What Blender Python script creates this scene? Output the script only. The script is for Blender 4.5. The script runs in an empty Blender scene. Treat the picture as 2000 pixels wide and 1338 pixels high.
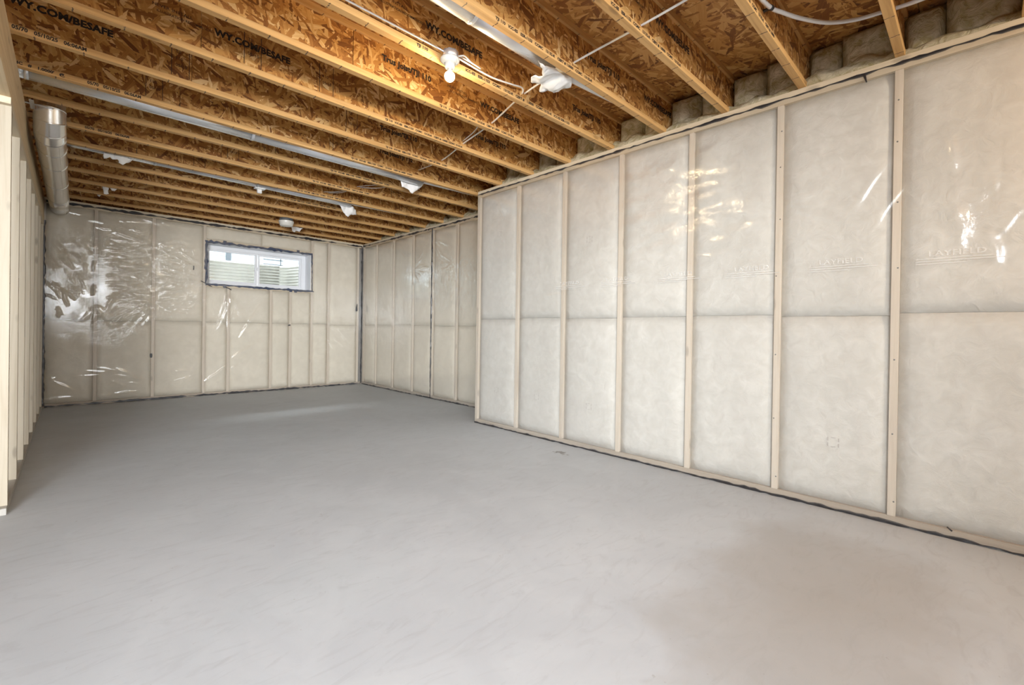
import bpy, bmesh, math, random
import numpy as np
from mathutils import Matrix, Vector

random.seed(7)
rng = np.random.default_rng(11)
S = bpy.context.scene
COL = S.collection
H = 2.70                    # underside of the joists

# ------------------------------------------------------------------ camera
cd = bpy.data.cameras.new('camera')
cam = bpy.data.objects.new('camera', cd)
COL.objects.link(cam)
cd.sensor_fit = 'HORIZONTAL'
cd.sensor_width = 36.0
cd.lens = 882.63 / 2000 * 36.0
cd.shift_x = 0.0015
cd.shift_y = -0.0104
cd.clip_start = 0.02
cd.clip_end = 200
_f = Vector((0.69453104, 0.7194507, -0.00416297))
_r = Vector((0.71941784, -0.69441142, 0.01519057))
_u = _r.cross(_f)
cam.matrix_world = Matrix(((_r.x, _u.x, -_f.x, 0), (_r.y, _u.y, -_f.y, 0), (_r.z, _u.z, -_f.z, 1.0886), (0, 0, 0, 1)))
S.camera = cam

# ------------------------------------------------------------------ world, lights, exposure
W = bpy.data.worlds.new('overcast_sky')
S.world = W
W.use_nodes = True
W.node_tree.nodes['Background'].inputs[0].default_value = (0.86, 0.94, 1.0, 1)
W.node_tree.nodes['Background'].inputs[1].default_value = 6.5


def area(name, loc, aim, sx, sy, power, color):
    d = bpy.data.lights.new(name, 'AREA')
    d.shape = 'RECTANGLE'
    d.size, d.size_y, d.energy, d.color = sx, sy, power, color
    o = bpy.data.objects.new(name, d)
    COL.objects.link(o)
    o.location = loc
    o.rotation_euler = (Vector(aim) - Vector(loc)).to_track_quat('-Z', 'Y').to_euler()
    return o


_sw = area('daylight_side_fill', (-3.3, -1.7, 1.8), (3.1, 3.9, 0.4), 3.2, 1.8, 128, (0.88, 0.94, 1.0))  # unseen area light added as cool fill from the left; no window modelled
_sw.data.spread = math.radians(62)
_rw = area('daylight_rear_fill', (0.3, -3.8, 2.1), (1.9, 8.3, 0.7), 5.2, 1.0, 70, (0.90, 0.95, 1.0))  # added rear area light, out of view, to brighten the far wall
_rw.data.spread = math.radians(75)
_lw = area('daylight_rear_left_fill', (-2.2, -3.8, 1.55), (2.7, 8.2, 0.7), 2.2, 1.5, 150, (0.93, 0.96, 1.0))  # added fill, out of view, carrying light to the back of the room
_lw.data.spread = math.radians(70)
_d = bpy.data.lights.new('hazy_sun', 'SUN')
_d.energy, _d.angle, _d.color = 30.0, math.radians(48), (0.95, 0.98, 1.0)
_o = bpy.data.objects.new('hazy_sun', _d)
COL.objects.link(_o)
_o.rotation_euler = Vector((-0.10, -0.62, -0.75)).to_track_quat('-Z', 'Y').to_euler()
_d = bpy.data.lights.new('rear_bulb', 'POINT')
_d.energy, _d.color, _d.shadow_soft_size = 72, (1.0, 0.80, 0.54), 0.05
_o = bpy.data.objects.new('rear_bulb', _d)
COL.objects.link(_o)
_o.location = (2.3, -1.5, 2.45)

S.view_settings.view_transform = 'Standard'
S.view_settings.look = 'None'
S.view_settings.exposure = 0.03
S.view_settings.gamma = 1.0
S.view_settings.use_curve_mapping = False
BULB = 12.0
try:
    S.cycles.use_denoising = True
    S.cycles.use_adaptive_sampling = True
    S.cycles.adaptive_threshold = 0.025
    S.cycles.max_bounces = 8
    S.cycles.diffuse_bounces = 4
    S.cycles.transparent_max_bounces = 12
    S.cycles.caustics_reflective = False
    S.cycles.caustics_refractive = False
    S.cycles.sample_clamp_indirect = 6.0
except Exception:
    pass


# ------------------------------------------------------------------ materials
class N:
    def __init__(self, name):
        self.m = bpy.data.materials.new(name)
        self.m.use_nodes = True
        self.t = self.m.node_tree
        self.t.nodes.clear()
        self.out = self.t.nodes.new('ShaderNodeOutputMaterial')

    def n(self, kind, ins=None, **props):
        x = self.t.nodes.new(kind)
        for k, v in props.items():
            setattr(x, k, v)
        for k, v in (ins or {}).items():
            self.put(x.inputs[k], v)
        return x

    def put(self, sock, v):
        if isinstance(v, bpy.types.NodeSocket):
            self.t.links.new(v, sock)
        elif isinstance(v, bpy.types.Node):
            self.t.links.new(v.outputs[0], sock)
        else:
            if isinstance(v, (tuple, list)) and len(v) == 3 and sock.type == 'RGBA':
                v = (*v, 1)
            sock.default_value = v

    def math(self, op, a, b=0.0, c=0.0):
        x = self.t.nodes.new('ShaderNodeMath')
        x.operation = op
        self.put(x.inputs[0], a)
        self.put(x.inputs[1], b)
        self.put(x.inputs[2], c)
        return x.outputs[0]

    def mix(self, f, a, b, blend='MIX'):
        x = self.t.nodes.new('ShaderNodeMix')
        x.data_type = 'RGBA'
        x.blend_type = blend
        self.put(x.inputs[0], f)
        self.put(x.inputs[6], a)
        self.put(x.inputs[7], b)
        return x.outputs[2]

    def fmix(self, f, a, b):
        x = self.t.nodes.new('ShaderNodeMix')
        x.data_type = 'FLOAT'
        self.put(x.inputs[0], f)
        self.put(x.inputs[2], a)
        self.put(x.inputs[3], b)
        return x.outputs[0]

    def ramp(self, f, stops, interp='LINEAR'):
        x = self.t.nodes.new('ShaderNodeValToRGB')
        x.color_ramp.interpolation = interp
        e = x.color_ramp.elements
        while len(e) < len(stops):
            e.new(0.5)
        for el, (p, c) in zip(e, stops):
            el.position = p
            el.color = (*c, 1) if len(c) == 3 else c
        self.put(x.inputs[0], f)
        return x.outputs[0]

    def coords(self, scale=(1, 1, 1), jitter=True):
        tc = self.n('ShaderNodeTexCoord')
        v = tc.outputs['Object']
        if jitter:
            oi = self.n('ShaderNodeObjectInfo')
            k = self.math('MULTIPLY', oi.outputs['Random'], 37.0)
            cx = self.n('ShaderNodeCombineXYZ', {0: k, 1: k, 2: k})
            v = self.n('ShaderNodeVectorMath', {0: v, 1: cx.outputs[0]}, operation='ADD').outputs[0]
        return self.n('ShaderNodeVectorMath', {0: v, 1: scale}, operation='MULTIPLY').outputs[0]

    def noise(self, v, scale, detail=3.0, rough=0.55, dist=0.0):
        x = self.n('ShaderNodeTexNoise', {'Vector': v, 'Scale': scale, 'Detail': detail, 'Roughness': rough, 'Distortion': dist})
        return x.outputs[0]

    def bump(self, h, strength=0.3, dist=0.01):
        return self.n('ShaderNodeBump', {'Height': h, 'Strength': strength, 'Distance': dist}).outputs[0]

    def bsdf(self, color, rough=0.6, metal=0.0, normal=None, **kw):
        b = self.n('ShaderNodeBsdfPrincipled', {'Base Color': color, 'Roughness': rough, 'Metallic': metal})
        if normal is not None:
            self.put(b.inputs['Normal'], normal)
        for k, v in kw.items():
            self.put(b.inputs[k.replace('_', ' ')], v)
        self.t.links.new(b.outputs[0], self.out.inputs[0])
        return b


def mat_wood(name, axis, dark, light, knots=True, ticks=False):
    k = N(name)
    sc = [38, 38, 38]
    sc[axis] = 1.6
    v = k.coords(tuple(sc))
    g = k.noise(v, 1.0, 4, 0.6, 0.4)
    col = k.ramp(g, [(0.28, dark), (0.5, tuple(0.35 * a + 0.65 * b for a, b in zip(dark, light))), (0.72, light)])
    sc2 = [1.2, 1.2, 1.2]
    sc2[axis] = 0.35
    big = k.noise(k.coords(tuple(sc2)), 4.0, 2)
    col = k.mix(k.math('MULTIPLY', big, 0.35), col, tuple(0.8 * a for a in light))
    if knots:
        sk = [9, 9, 9]
        sk[axis] = 3.2
        vo = k.n('ShaderNodeTexVoronoi', {'Vector': k.coords(tuple(sk)), 'Scale': 1.0})
        kn = k.ramp(vo.outputs['Distance'], [(0.0, (1, 1, 1)), (0.09, (0.8, 0.8, 0.8)), (0.16, (0, 0, 0))])
        col = k.mix(k.math('MULTIPLY', kn, 0.55), col, tuple(0.42 * a for a in dark))
    if ticks:                                     # printed measuring marks on the underside of the flange
        tc = k.n('ShaderNodeTexCoord')
        sep = k.n('ShaderNodeSeparateXYZ', {0: tc.outputs['Object']})
        ng = k.n('ShaderNodeSeparateXYZ', {0: k.n('ShaderNodeNewGeometry').outputs['Normal']})
        oi = k.n('ShaderNodeObjectInfo')
        wob = k.math('MULTIPLY', k.noise(tc.outputs['Object'], 60, 1), 0.012)
        x = k.math('ADD', sep.outputs[0], wob)
        fr = k.math('FRACT', k.math('ADD', k.math('DIVIDE', x, 0.2032), oi.outputs['Random']))
        line = k.math('LESS_THAN', fr, 0.030)
        pat = k.math('GREATER_THAN', k.noise(k.coords((70, 70, 70)), 1.0, 1), 0.37)
        under = k.math('LESS_THAN', ng.outputs[2], -0.5)
        msk = k.math('MULTIPLY', k.math('MULTIPLY', line, pat), under)
        col = k.mix(k.math('MULTIPLY', msk, 0.9), col, (0.06, 0.035, 0.02))
    k.bsdf(col, 0.62, 0, k.bump(g, 0.15, 0.004))
    return k.m


def mat_osb(name, plane, tones, s=1.0):
    k = N(name)
    tc = k.n('ShaderNodeTexCoord')
    sep = k.n('ShaderNodeSeparateXYZ', {0: tc.outputs['Object']})
    oi = k.n('ShaderNodeObjectInfo')
    off = k.math('MULTIPLY', oi.outputs['Random'], 53.0)
    second = sep.outputs[2] if plane == 'xz' else sep.outputs[1]
    best = None
    tone = None
    angs = (0.35, 1.05, 1.75, 2.5, 2.95)
    for i, a in enumerate(angs):
        # warp a little, rotate, stretch
        ca, sa = math.cos(a), math.sin(a)
        X = k.math('ADD', sep.outputs[0], off)
        Y = k.math('ADD', second, off)
        u = k.math('ADD', k.math('MULTIPLY', X, ca), k.math('MULTIPLY', Y, sa))
        w = k.math('SUBTRACT', k.math('MULTIPLY', Y, ca), k.math('MULTIPLY', X, sa))
        L, B = ((9.0, 44.0), (12.0, 60.0), (16.0, 85.0), (11.0, 52.0), (20.0, 95.0))[i]
        cv = k.n('ShaderNodeCombineXYZ', {0: k.math('MULTIPLY', u, L * s), 1: k.math('MULTIPLY', w, B * s), 2: 0.0})
        wv = k.n('ShaderNodeTexNoise', {'Vector': cv.outputs[0], 'Scale': 0.9, 'Detail': 1.0})
        wa = k.n('ShaderNodeVectorMath', {0: cv.outputs[0], 1: k.n('ShaderNodeVectorMath', {0: wv.outputs[1], 1: (0.6, 0.6, 0)}, operation='MULTIPLY').outputs[0]}, operation='ADD')
        vo = k.n('ShaderNodeTexVoronoi', {'Vector': wa.outputs[0], 'Scale': 1.0, 'Randomness': 0.95}, voronoi_dimensions='2D')
        cs = k.n('ShaderNodeSeparateColor', {0: vo.outputs['Color']})
        fib = k.noise(k.n('ShaderNodeVectorMath', {0: wa.outputs[0], 1: (0.7, 4.0, 1)}, operation='MULTIPLY').outputs[0], 1.2, 2)
        tn = k.math('ADD', k.math('MULTIPLY', cs.outputs[1], 0.72), k.math('MULTIPLY', fib, 0.28))
        pr = k.math('SUBTRACT', cs.outputs[0], k.math('MULTIPLY', vo.outputs['Distance'], 0.28))
        if best is None:
            best, tone = pr, tn
        else:
            gt = k.math('GREATER_THAN', pr, best)
            tone = k.fmix(gt, tone, tn)
            best = k.math('MAXIMUM', best, pr)
    col = k.ramp(tone, tones)
    hgt = k.math('ADD', k.math('MULTIPLY', best, 1.0), k.math('MULTIPLY', tone, 0.4))
    k.bsdf(col, 0.58, 0, k.bump(hgt, 0.35, 0.004))
    return k.m


M = {}
M['flange'] = mat_wood('flange_lumber', 0, (0.46, 0.24, 0.075), (0.71, 0.425, 0.165), True, True)
M['stud'] = mat_wood('pale_stud_lumber', 2, (0.62, 0.53, 0.42), (0.78, 0.70, 0.59))
M['stud_dimmed'] = mat_wood('dimmed_stud_lumber', 2, (0.40, 0.335, 0.24), (0.52, 0.46, 0.355))  # left studs: lumber colour darkened to offset too much light on them
M['plate'] = mat_wood('plate_lumber', 0, (0.58, 0.465, 0.32), (0.74, 0.635, 0.47))
M['sole'] = mat_wood('dusty_sole_plate_lumber', 0, (0.38, 0.31, 0.24), (0.52, 0.44, 0.35))
M['beam'] = mat_wood('beam_lumber', 0, (0.58, 0.41, 0.21), (0.80, 0.63, 0.40))
M['osb_web'] = mat_osb('strand_board_web', 'xz', [(0.10, (0.14, 0.045, 0.010)), (0.28, (0.31, 0.120, 0.025)), (0.50, (0.52, 0.245, 0.062)), (0.72, (0.67, 0.37, 0.115)), (0.90, (0.88, 0.62, 0.30))], 0.75)
M['osb_floor'] = mat_osb('strand_board_subfloor', 'xy', [(0.08, (0.12, 0.040, 0.009)), (0.30, (0.30, 0.115, 0.025)), (0.55, (0.51, 0.245, 0.06)), (0.8, (0.65, 0.36, 0.12)), (0.96, (0.78, 0.52, 0.22))], 0.6)


def mat_batt(name, base, shade, scale=14.0, bump=0.5):
    k = N(name)
    v = k.coords((1, 1, 1))
    a = k.noise(v, scale, 5, 0.62, 0.6)
    b = k.noise(v, 2.2, 3, 0.5)
    col = k.mix(k.ramp(a, [(0.35, (0, 0, 0)), (0.7, (1, 1, 1))]), shade, base)
    col = k.mix(k.math('MULTIPLY', k.ramp(b, [(0.42, (0, 0, 0)), (0.72, (1, 1, 1))]), 0.4), col, tuple(0.9 * c for c in shade))
    k.bsdf(col, 0.95, 0, k.bump(a, bump, 0.02))
    return k.m


M['batt'] = mat_batt('white_fibreglass', (0.755, 0.745, 0.705), (0.64, 0.625, 0.58), 13, 0.45)  # near wall: colour lowered slightly to offset the stronger light there
M['batt_tan_lifted'] = mat_batt('tan_lifted_fibreglass', (0.86, 0.805, 0.685), (0.77, 0.715, 0.60), 9, 0.35)  # far walls: same fibreglass, tan, colour brightened to make up for weak light
M['rockwool'] = mat_batt('grey_olive_batt', (0.74, 0.68, 0.52), (0.36, 0.30, 0.15), 16, 1.0)


def mat_plain(name, color, rough=0.5, metal=0.0, var=0.12, scale=8.0, bump=0.1, **kw):
    k = N(name)
    v = k.coords((1, 1, 1))
    a = k.noise(v, scale, 4)
    col = k.mix(a, tuple(c * (1 - var) for c in color), tuple(min(1, c * (1 + var)) for c in color))
    k.bsdf(col, rough, metal, k.bump(a, bump, 0.004), **kw)
    return k.m


M['galv'] = mat_plain('galvanised_steel', (0.80, 0.83, 0.87), 0.26, 0.72, 0.06, 5, 0.08)
M['duct'] = mat_plain('bright_duct_steel', (0.84, 0.82, 0.78), 0.22, 0.80, 0.12, 6, 0.22)
M['sealant'] = mat_plain('black_acoustic_sealant', (0.028, 0.027, 0.030), 0.32, 0, 0.4, 40, 0.6)
M['tape'] = mat_plain('dark_blue_flashing_tape', (0.035, 0.05, 0.095), 0.35, 0, 0.4, 40, 0.5)
M['vinyl'] = mat_plain('white_vinyl', (0.82, 0.83, 0.85), 0.35, 0, 0.03, 4, 0.0)
M['porcelain'] = mat_plain('white_porcelain', (0.74, 0.72, 0.66), 0.25, 0, 0.03, 4, 0.0)
M['cable'] = mat_plain('white_cable_jacket', (0.80, 0.78, 0.74), 0.4, 0, 0.05, 30, 0.0)
M['pex'] = mat_plain('white_plastic_pipe', (0.78, 0.79, 0.79), 0.35, 0, 0.05, 10, 0.0)
M['wrap'] = mat_plain('torn_white_plastic', (0.80, 0.79, 0.77), 0.45, 0, 0.08, 12, 0.4)
M['black'] = mat_plain('black_plastic', (0.03, 0.03, 0.03), 0.4, 0, 0.1, 10, 0.0)
M['ink'] = mat_plain('black_print_ink', (0.022, 0.016, 0.014), 0.7, 0, 0.3, 60, 0.0)
M['ink_soft'] = mat_plain('worn_brown_print_ink', (0.055, 0.03, 0.02), 0.7, 0, 0.4, 60, 0.0)
M['ink_grey'] = mat_plain('faint_grey_print_ink', (0.50, 0.47, 0.44), 0.7, 0, 0.2, 60, 0.0)
M['ink_white'] = mat_plain('white_print_ink', (0.86, 0.85, 0.83), 0.6, 0, 0.1, 60, 0.0)
k = N('faint_white_film_print')
tr = k.n('ShaderNodeBsdfTransparent')
df = k.n('ShaderNodeBsdfDiffuse', {'Color': (0.9, 0.89, 0.87)})
mx = k.n('ShaderNodeMixShader', {0: 0.35, 1: tr.outputs[0], 2: df.outputs[0]})
k.t.links.new(mx.outputs[0], k.out.inputs[0])
M['ink_white'] = k.m
M['dusty'] = mat_plain('dusty_grey_lumber', (0.46, 0.44, 0.40), 0.8, 0, 0.12, 20, 0.1)
M['shell'] = mat_plain('plain_wall_paint', (0.66, 0.64, 0.60), 0.8, 0, 0.05, 3, 0.05)
M['found'] = mat_plain('grey_foundation_concrete', (0.36, 0.35, 0.33), 0.9, 0, 0.2, 6, 0.3)
M['well'] = mat_plain('well_galvanised_steel', (0.62, 0.60, 0.55), 0.55, 0.15, 0.08, 5, 0.05)
M['siding'] = mat_plain('pale_house_siding', (0.46, 0.51, 0.54), 0.7, 0, 0.03, 3, 0.0)
M['trim_dark'] = mat_plain('dark_house_trim', (0.10, 0.11, 0.12), 0.6, 0, 0.1, 3, 0.0)
M['gravel'] = mat_plain('outdoor_gravel', (0.08, 0.075, 0.07), 0.95, 0, 0.4, 30, 0.8)

k = N('lit_bulb_glass')
e = k.n('ShaderNodeEmission', {'Color': (1.0, 0.84, 0.58), 'Strength': BULB})
tr = k.n('ShaderNodeBsdfTransparent', {'Color': (0.95, 0.95, 0.95)})
ad = k.n('ShaderNodeAddShader', {0: e.outputs[0], 1: tr.outputs[0]})
k.t.links.new(ad.outputs[0], k.out.inputs[0])
M['bulb'] = k.m

k = N('window_glass')
tr = k.n('ShaderNodeBsdfTransparent', {'Color': (0.95, 0.98, 0.98)})
gl = k.n('ShaderNodeBsdfGlossy', {'Color': (1, 1, 1), 'Roughness': 0.02})
fr = k.n('ShaderNodeFresnel', {'IOR': 1.5})
mx = k.n('ShaderNodeMixShader', {0: fr.outputs[0], 1: tr.outputs[0], 2: gl.outputs[0]})
k.t.links.new(mx.outputs[0], k.out.inputs[0])
M['glass'] = k.m

# clear poly vapour barrier: mostly see-through film with a milky haze and a glossy wrinkled surface
for fkey, fname, frough in (('poly', 'clear_poly_film', 0.13), ('poly_slack', 'slack_clear_poly_film', 0.18)):
    k = N(fname)
    v = k.coords((1, 1, 1), False)
    at = k.n('ShaderNodeAttribute', attribute_name='crinkle')
    n1 = k.noise(v, 26, 3, 0.6, 1.2)
    n2 = k.noise(v, 70, 2, 0.5, 0.6)
    hh = k.math('ADD', n1, k.math('MULTIPLY', n2, 0.3))
    st = k.math('ADD', 0.03, k.math('MULTIPLY', at.outputs['Fac'], 0.42))
    bp = k.n('ShaderNodeBump', {'Height': hh, 'Strength': st, 'Distance': 0.02}).outputs[0]
    tr = k.n('ShaderNodeBsdfTransparent', {'Color': (0.985, 0.975, 0.955)})
    df = k.n('ShaderNodeBsdfDiffuse', {'Color': (0.80, 0.79, 0.77), 'Normal': bp})
    tl = k.n('ShaderNodeBsdfTranslucent', {'Color': (0.80, 0.79, 0.77)})
    milk = k.n('ShaderNodeMixShader', {0: 0.45, 1: df.outputs[0], 2: tl.outputs[0]})
    haze = k.n('ShaderNodeMixShader', {0: 0.15, 1: tr.outputs[0], 2: milk.outputs[0]})
    gl = k.n('ShaderNodeBsdfGlossy', {'Color': (1, 1, 1), 'Roughness': frough, 'Normal': bp})
    fr = k.n('ShaderNodeFresnel', {'IOR': 1.55, 'Normal': bp})
    mx = k.n('ShaderNodeMixShader', {0: k.math('MINIMUM', k.math('MULTIPLY', fr.outputs[0], 1.15), 0.24), 1: haze.outputs[0], 2: gl.outputs[0]})
    k.t.links.new(mx.outputs[0], k.out.inputs[0])
    M[fkey] = k.m

# concrete slab
k = N('trowelled_concrete')
v = k.coords((1, 1, 1), False)
big = k.noise(v, 0.55, 3, 0.55, 0.4)
mid = k.noise(v, 2.6, 5, 0.6, 1.4)
swirl = k.noise(k.n('ShaderNodeVectorMath', {0: v, 1: (1.0, 3.0, 1.0)}, operation='MULTIPLY').outputs[0], 3.4, 6, 0.65, 2.2)
fine = k.noise(v, 60, 3, 0.6)
col = k.mix(k.ramp(big, [(0.35, (0, 0, 0)), (0.68, (1, 1, 1))]), (0.465, 0.488, 0.512), (0.540, 0.566, 0.590))
col = k.mix(k.math('MULTIPLY', k.ramp(mid, [(0.40, (0, 0, 0)), (0.75, (1, 1, 1))]), 0.45), col, (0.61, 0.635, 0.655))
col = k.mix(k.math('MULTIPLY', k.ramp(swirl, [(0.52, (0, 0, 0)), (0.72, (1, 1, 1))]), 0.40), col, (0.38, 0.388, 0.402))
sep = k.n('ShaderNodeSeparateXYZ', {0: v})
# damp tan stain in the near right corner, with its own wavering outline
wob = k.math('MULTIPLY', k.math('SUBTRACT', k.noise(v, 1.7, 4, 0.6), 0.5), 1.3)
du = k.math('DIVIDE', k.math('SUBTRACT', sep.outputs[0], 2.20), 1.10)
dv = k.math('DIVIDE', k.math('SUBTRACT', sep.outputs[1], 0.45), 0.54)
rr = k.math('ADD', k.math('SQRT', k.math('ADD', k.math('MULTIPLY', du, du), k.math('MULTIPLY', dv, dv))), wob)
stn = k.ramp(rr, [(0.1, (1, 1, 1)), (0.6, (0.7, 0.7, 0.7)), (1.08, (0, 0, 0))])
col = k.mix(k.math('MULTIPLY', stn, 0.65), col, (0.345, 0.315, 0.275))
# a few dark smudges by the right wall and thin scratches
sm = k.math('SQRT', k.math('ADD', k.math('POWER', k.math('DIVIDE', k.math('SUBTRACT', sep.outputs[0], 3.13), 0.07), 2), k.math('POWER', k.math('DIVIDE', k.math('SUBTRACT', sep.outputs[1], 2.58), 0.13), 2)))
smk = k.ramp(k.math('ADD', sm, k.math('MULTIPLY', k.math('SUBTRACT', k.noise(v, 22, 3), 0.5), 3.2)), [(0.2, (1, 1, 1)), (0.5, (0, 0, 0))])
col = k.mix(k.math('MULTIPLY', smk, 0.75), col, (0.16, 0.14, 0.13))
sp = k.ramp(k.noise(v, 38, 2, 0.5), [(0.73, (0, 0, 0)), (0.78, (1, 1, 1))])
col = k.mix(k.math('MULTIPLY', sp, 0.35), col, (0.25, 0.22, 0.20))
rg = k.fmix(mid, 0.42, 0.66)
k.bsdf(col, rg, 0, k.bump(k.math('ADD', k.math('MULTIPLY', mid, 0.8), k.math('MULTIPLY', fine, 0.15)), 0.12, 0.01))
M['floor'] = k.m


# ------------------------------------------------------------------ mesh helpers
def link(name, me, mat, parent=None, smooth=False, loc=None):
    me.materials.append(mat) if not me.materials else None
    o = bpy.data.objects.new(name, me)
    COL.objects.link(o)
    if parent is not None:
        o.parent = parent
    if loc is not None:
        o.location = loc
    if smooth:
        me.polygons.foreach_set('use_smooth', [True] * len(me.polygons))
    return o


def pyd(name, v, f, mat, parent=None, smooth=False, loc=None):
    me = bpy.data.meshes.new(name)
    me.from_pydata(v, [], f)
    me.update()
    return link(name, me, mat, parent, smooth, loc)


def bmo(name, bm, mat, parent=None, smooth=False, loc=None):
    me = bpy.data.meshes.new(name)
    bmesh.ops.recalc_face_normals(bm, faces=bm.faces[:])
    bm.to_mesh(me)
    bm.free()
    return link(name, me, mat, parent, smooth, loc)


def add_box(bm, a, b, bev=0.0):
    r = bmesh.ops.create_cube(bm, size=1.0)
    vs = r['verts']
    for q in vs:
        q.co = Vector([(a[i] + b[i]) / 2 + q.co[i] * (b[i] - a[i]) for i in range(3)])
    if bev > 0:
        es = list({e for q in vs for e in q.link_edges})
        bmesh.ops.bevel(bm, geom=es, offset=bev, segments=1, affect='EDGES')


def box(name, a, b, mat, parent=None, bev=0.0, loc=None):
    bm = bmesh.new()
    add_box(bm, a, b, bev)
    return bmo(name, bm, mat, parent, False, loc)


def empty(name, loc=(0, 0, 0), rz=0.0, parent=None):
    o = bpy.data.objects.new(name, None)
    COL.objects.link(o)
    o.location = loc
    o.rotation_euler = (0, 0, rz)
    o.empty_display_size = 0.1
    if parent is not None:
        o.parent = parent
    return o


def struct(o):
    o['kind'] = 'structure'
    return o


def thing(o, label, cat, group=None):
    o['label'] = label
    o['category'] = cat
    if group:
        o['group'] = group
    return o


def sweep(name, pts, rad, mat, parent=None, seg=20, cap=True, loc=None):
    """tube along pts; rad is one radius or one per point"""
    pts = [Vector(p) for p in pts]
    rad = rad if isinstance(rad, (list, tuple)) else [rad] * len(pts)
    v, f = [], []
    ref = None
    for i, p in enumerate(pts):
        t = (pts[min(i + 1, len(pts) - 1)] - pts[max(i - 1, 0)])
        t = t.normalized()
        if ref is None:
            ref = t.orthogonal().normalized()
        ref = (ref - t * ref.dot(t)).normalized()
        b = t.cross(ref)
        for s in range(seg):
            a = 2 * math.pi * s / seg
            v.append(p + (ref * math.cos(a) + b * math.sin(a)) * rad[i])
    for i in range(len(pts) - 1):
        for s in range(seg):
            n = (s + 1) % seg
            f.append((i * seg + s, i * seg + n, (i + 1) * seg + n, (i + 1) * seg + s))
    if cap:
        f.append(tuple(range(seg))[::-1])
        f.append(tuple((len(pts) - 1) * seg + s for s in range(seg)))
    return pyd(name, v, f, mat, parent, True, loc)


def lathe(name, prof, mat, parent=None, seg=28, loc=None):
    v, f = [], []
    for r, z in prof:
        for s in range(seg):
            a = 2 * math.pi * s / seg
            v.append((r * math.cos(a), r * math.sin(a), z))
    for i in range(len(prof) - 1):
        for s in range(seg):
            n = (s + 1) % seg
            f.append((i * seg + s, i * seg + n, (i + 1) * seg + n, (i + 1) * seg + s))
    f.append(tuple(range(seg))[::-1])
    f.append(tuple((len(prof) - 1) * seg + s for s in range(seg)))
    return pyd(name, v, f, mat, parent, True, loc)


def smooth_path(ctrl, n=8):
    """Catmull-Rom through control points"""
    c = [Vector(p) for p in ctrl]
    c = [c[0] * 2 - c[1]] + c + [c[-1] * 2 - c[-2]]
    out = []
    for i in range(1, len(c) - 2):
        for j in range(n):
            t = j / n
            p0, p1, p2, p3 = c[i - 1], c[i], c[i + 1], c[i + 2]
            out.append(0.5 * ((2 * p1) + (p2 - p0) * t + (2 * p0 - 5 * p1 + 4 * p2 - p3) * t * t + (3 * p1 - p0 - 3 * p2 + p3) * t ** 3))
    out.append(c[-2])
    return out


def text(name, s, parent, loc, rot, size, mat, bold=0.0, sx=1.0):
    cu = bpy.data.curves.new(name, 'FONT')
    cu.body = s
    cu.size = size
    cu.offset = bold
    cu.resolution_u = 2
    cu.space_character = 1.02
    tmp = bpy.data.objects.new(name, cu)
    me = bpy.data.meshes.new_from_object(tmp)
    bpy.data.objects.remove(tmp)
    bpy.data.curves.remove(cu)
    me.materials.clear()
    me.materials.append(mat)
    me.name = name
    o = bpy.data.objects.new(name, me)
    COL.objects.link(o)
    o.parent = parent
    o.location = loc
    o.rotation_euler = rot
    o.scale = (sx, 1, 1)
    return o


def vnoise(U, V, cell, seed):
    r = np.random.default_rng(seed)
    g = r.uniform(-1, 1, (256, 256))
    x = U / cell + 100.37
    y = V / cell + 100.71
    i, j = np.floor(x).astype(int), np.floor(y).astype(int)
    fx, fy = x - i, y - j
    fx, fy = fx * fx * (3 - 2 * fx), fy * fy * (3 - 2 * fy)
    q = lambda a, b: g[a % 256, b % 256]
    return (q(i, j) * (1 - fx) + q(i + 1, j) * fx) * (1 - fy) + (q(i, j + 1) * (1 - fx) + q(i + 1, j + 1) * fx) * fy


def grid_mesh(name, P, mat, parent=None, keep=None, attr=None):
    """P: (nu, nv, 3) array of points -> smooth quad mesh; keep: bool per quad"""
    nu, nv, _ = P.shape
    idx = np.arange(nu * nv).reshape(nu, nv)
    q = np.stack([idx[:-1, :-1], idx[1:, :-1], idx[1:, 1:], idx[:-1, 1:]], -1).reshape(-1, 4)
    if keep is not None:
        q = q[keep.reshape(-1)]
    me = bpy.data.meshes.new(name)
    me.vertices.add(nu * nv)
    me.vertices.foreach_set('co', P.astype(np.float32).reshape(-1))
    me.loops.add(len(q) * 4)
    me.loops.foreach_set('vertex_index', q.astype(np.int32).reshape(-1))
    me.polygons.add(len(q))
    me.polygons.foreach_set('loop_start', np.arange(0, len(q) * 4, 4, dtype=np.int32))
    me.polygons.foreach_set('use_smooth', np.ones(len(q), dtype=bool))
    if attr is not None:
        a = me.attributes.new('crinkle', 'FLOAT', 'POINT')
        a.data.foreach_set('value', attr.astype(np.float32).reshape(-1))
    me.update(calc_edges=True)
    me.validate()
    return link(name, me, mat, parent)


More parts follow.
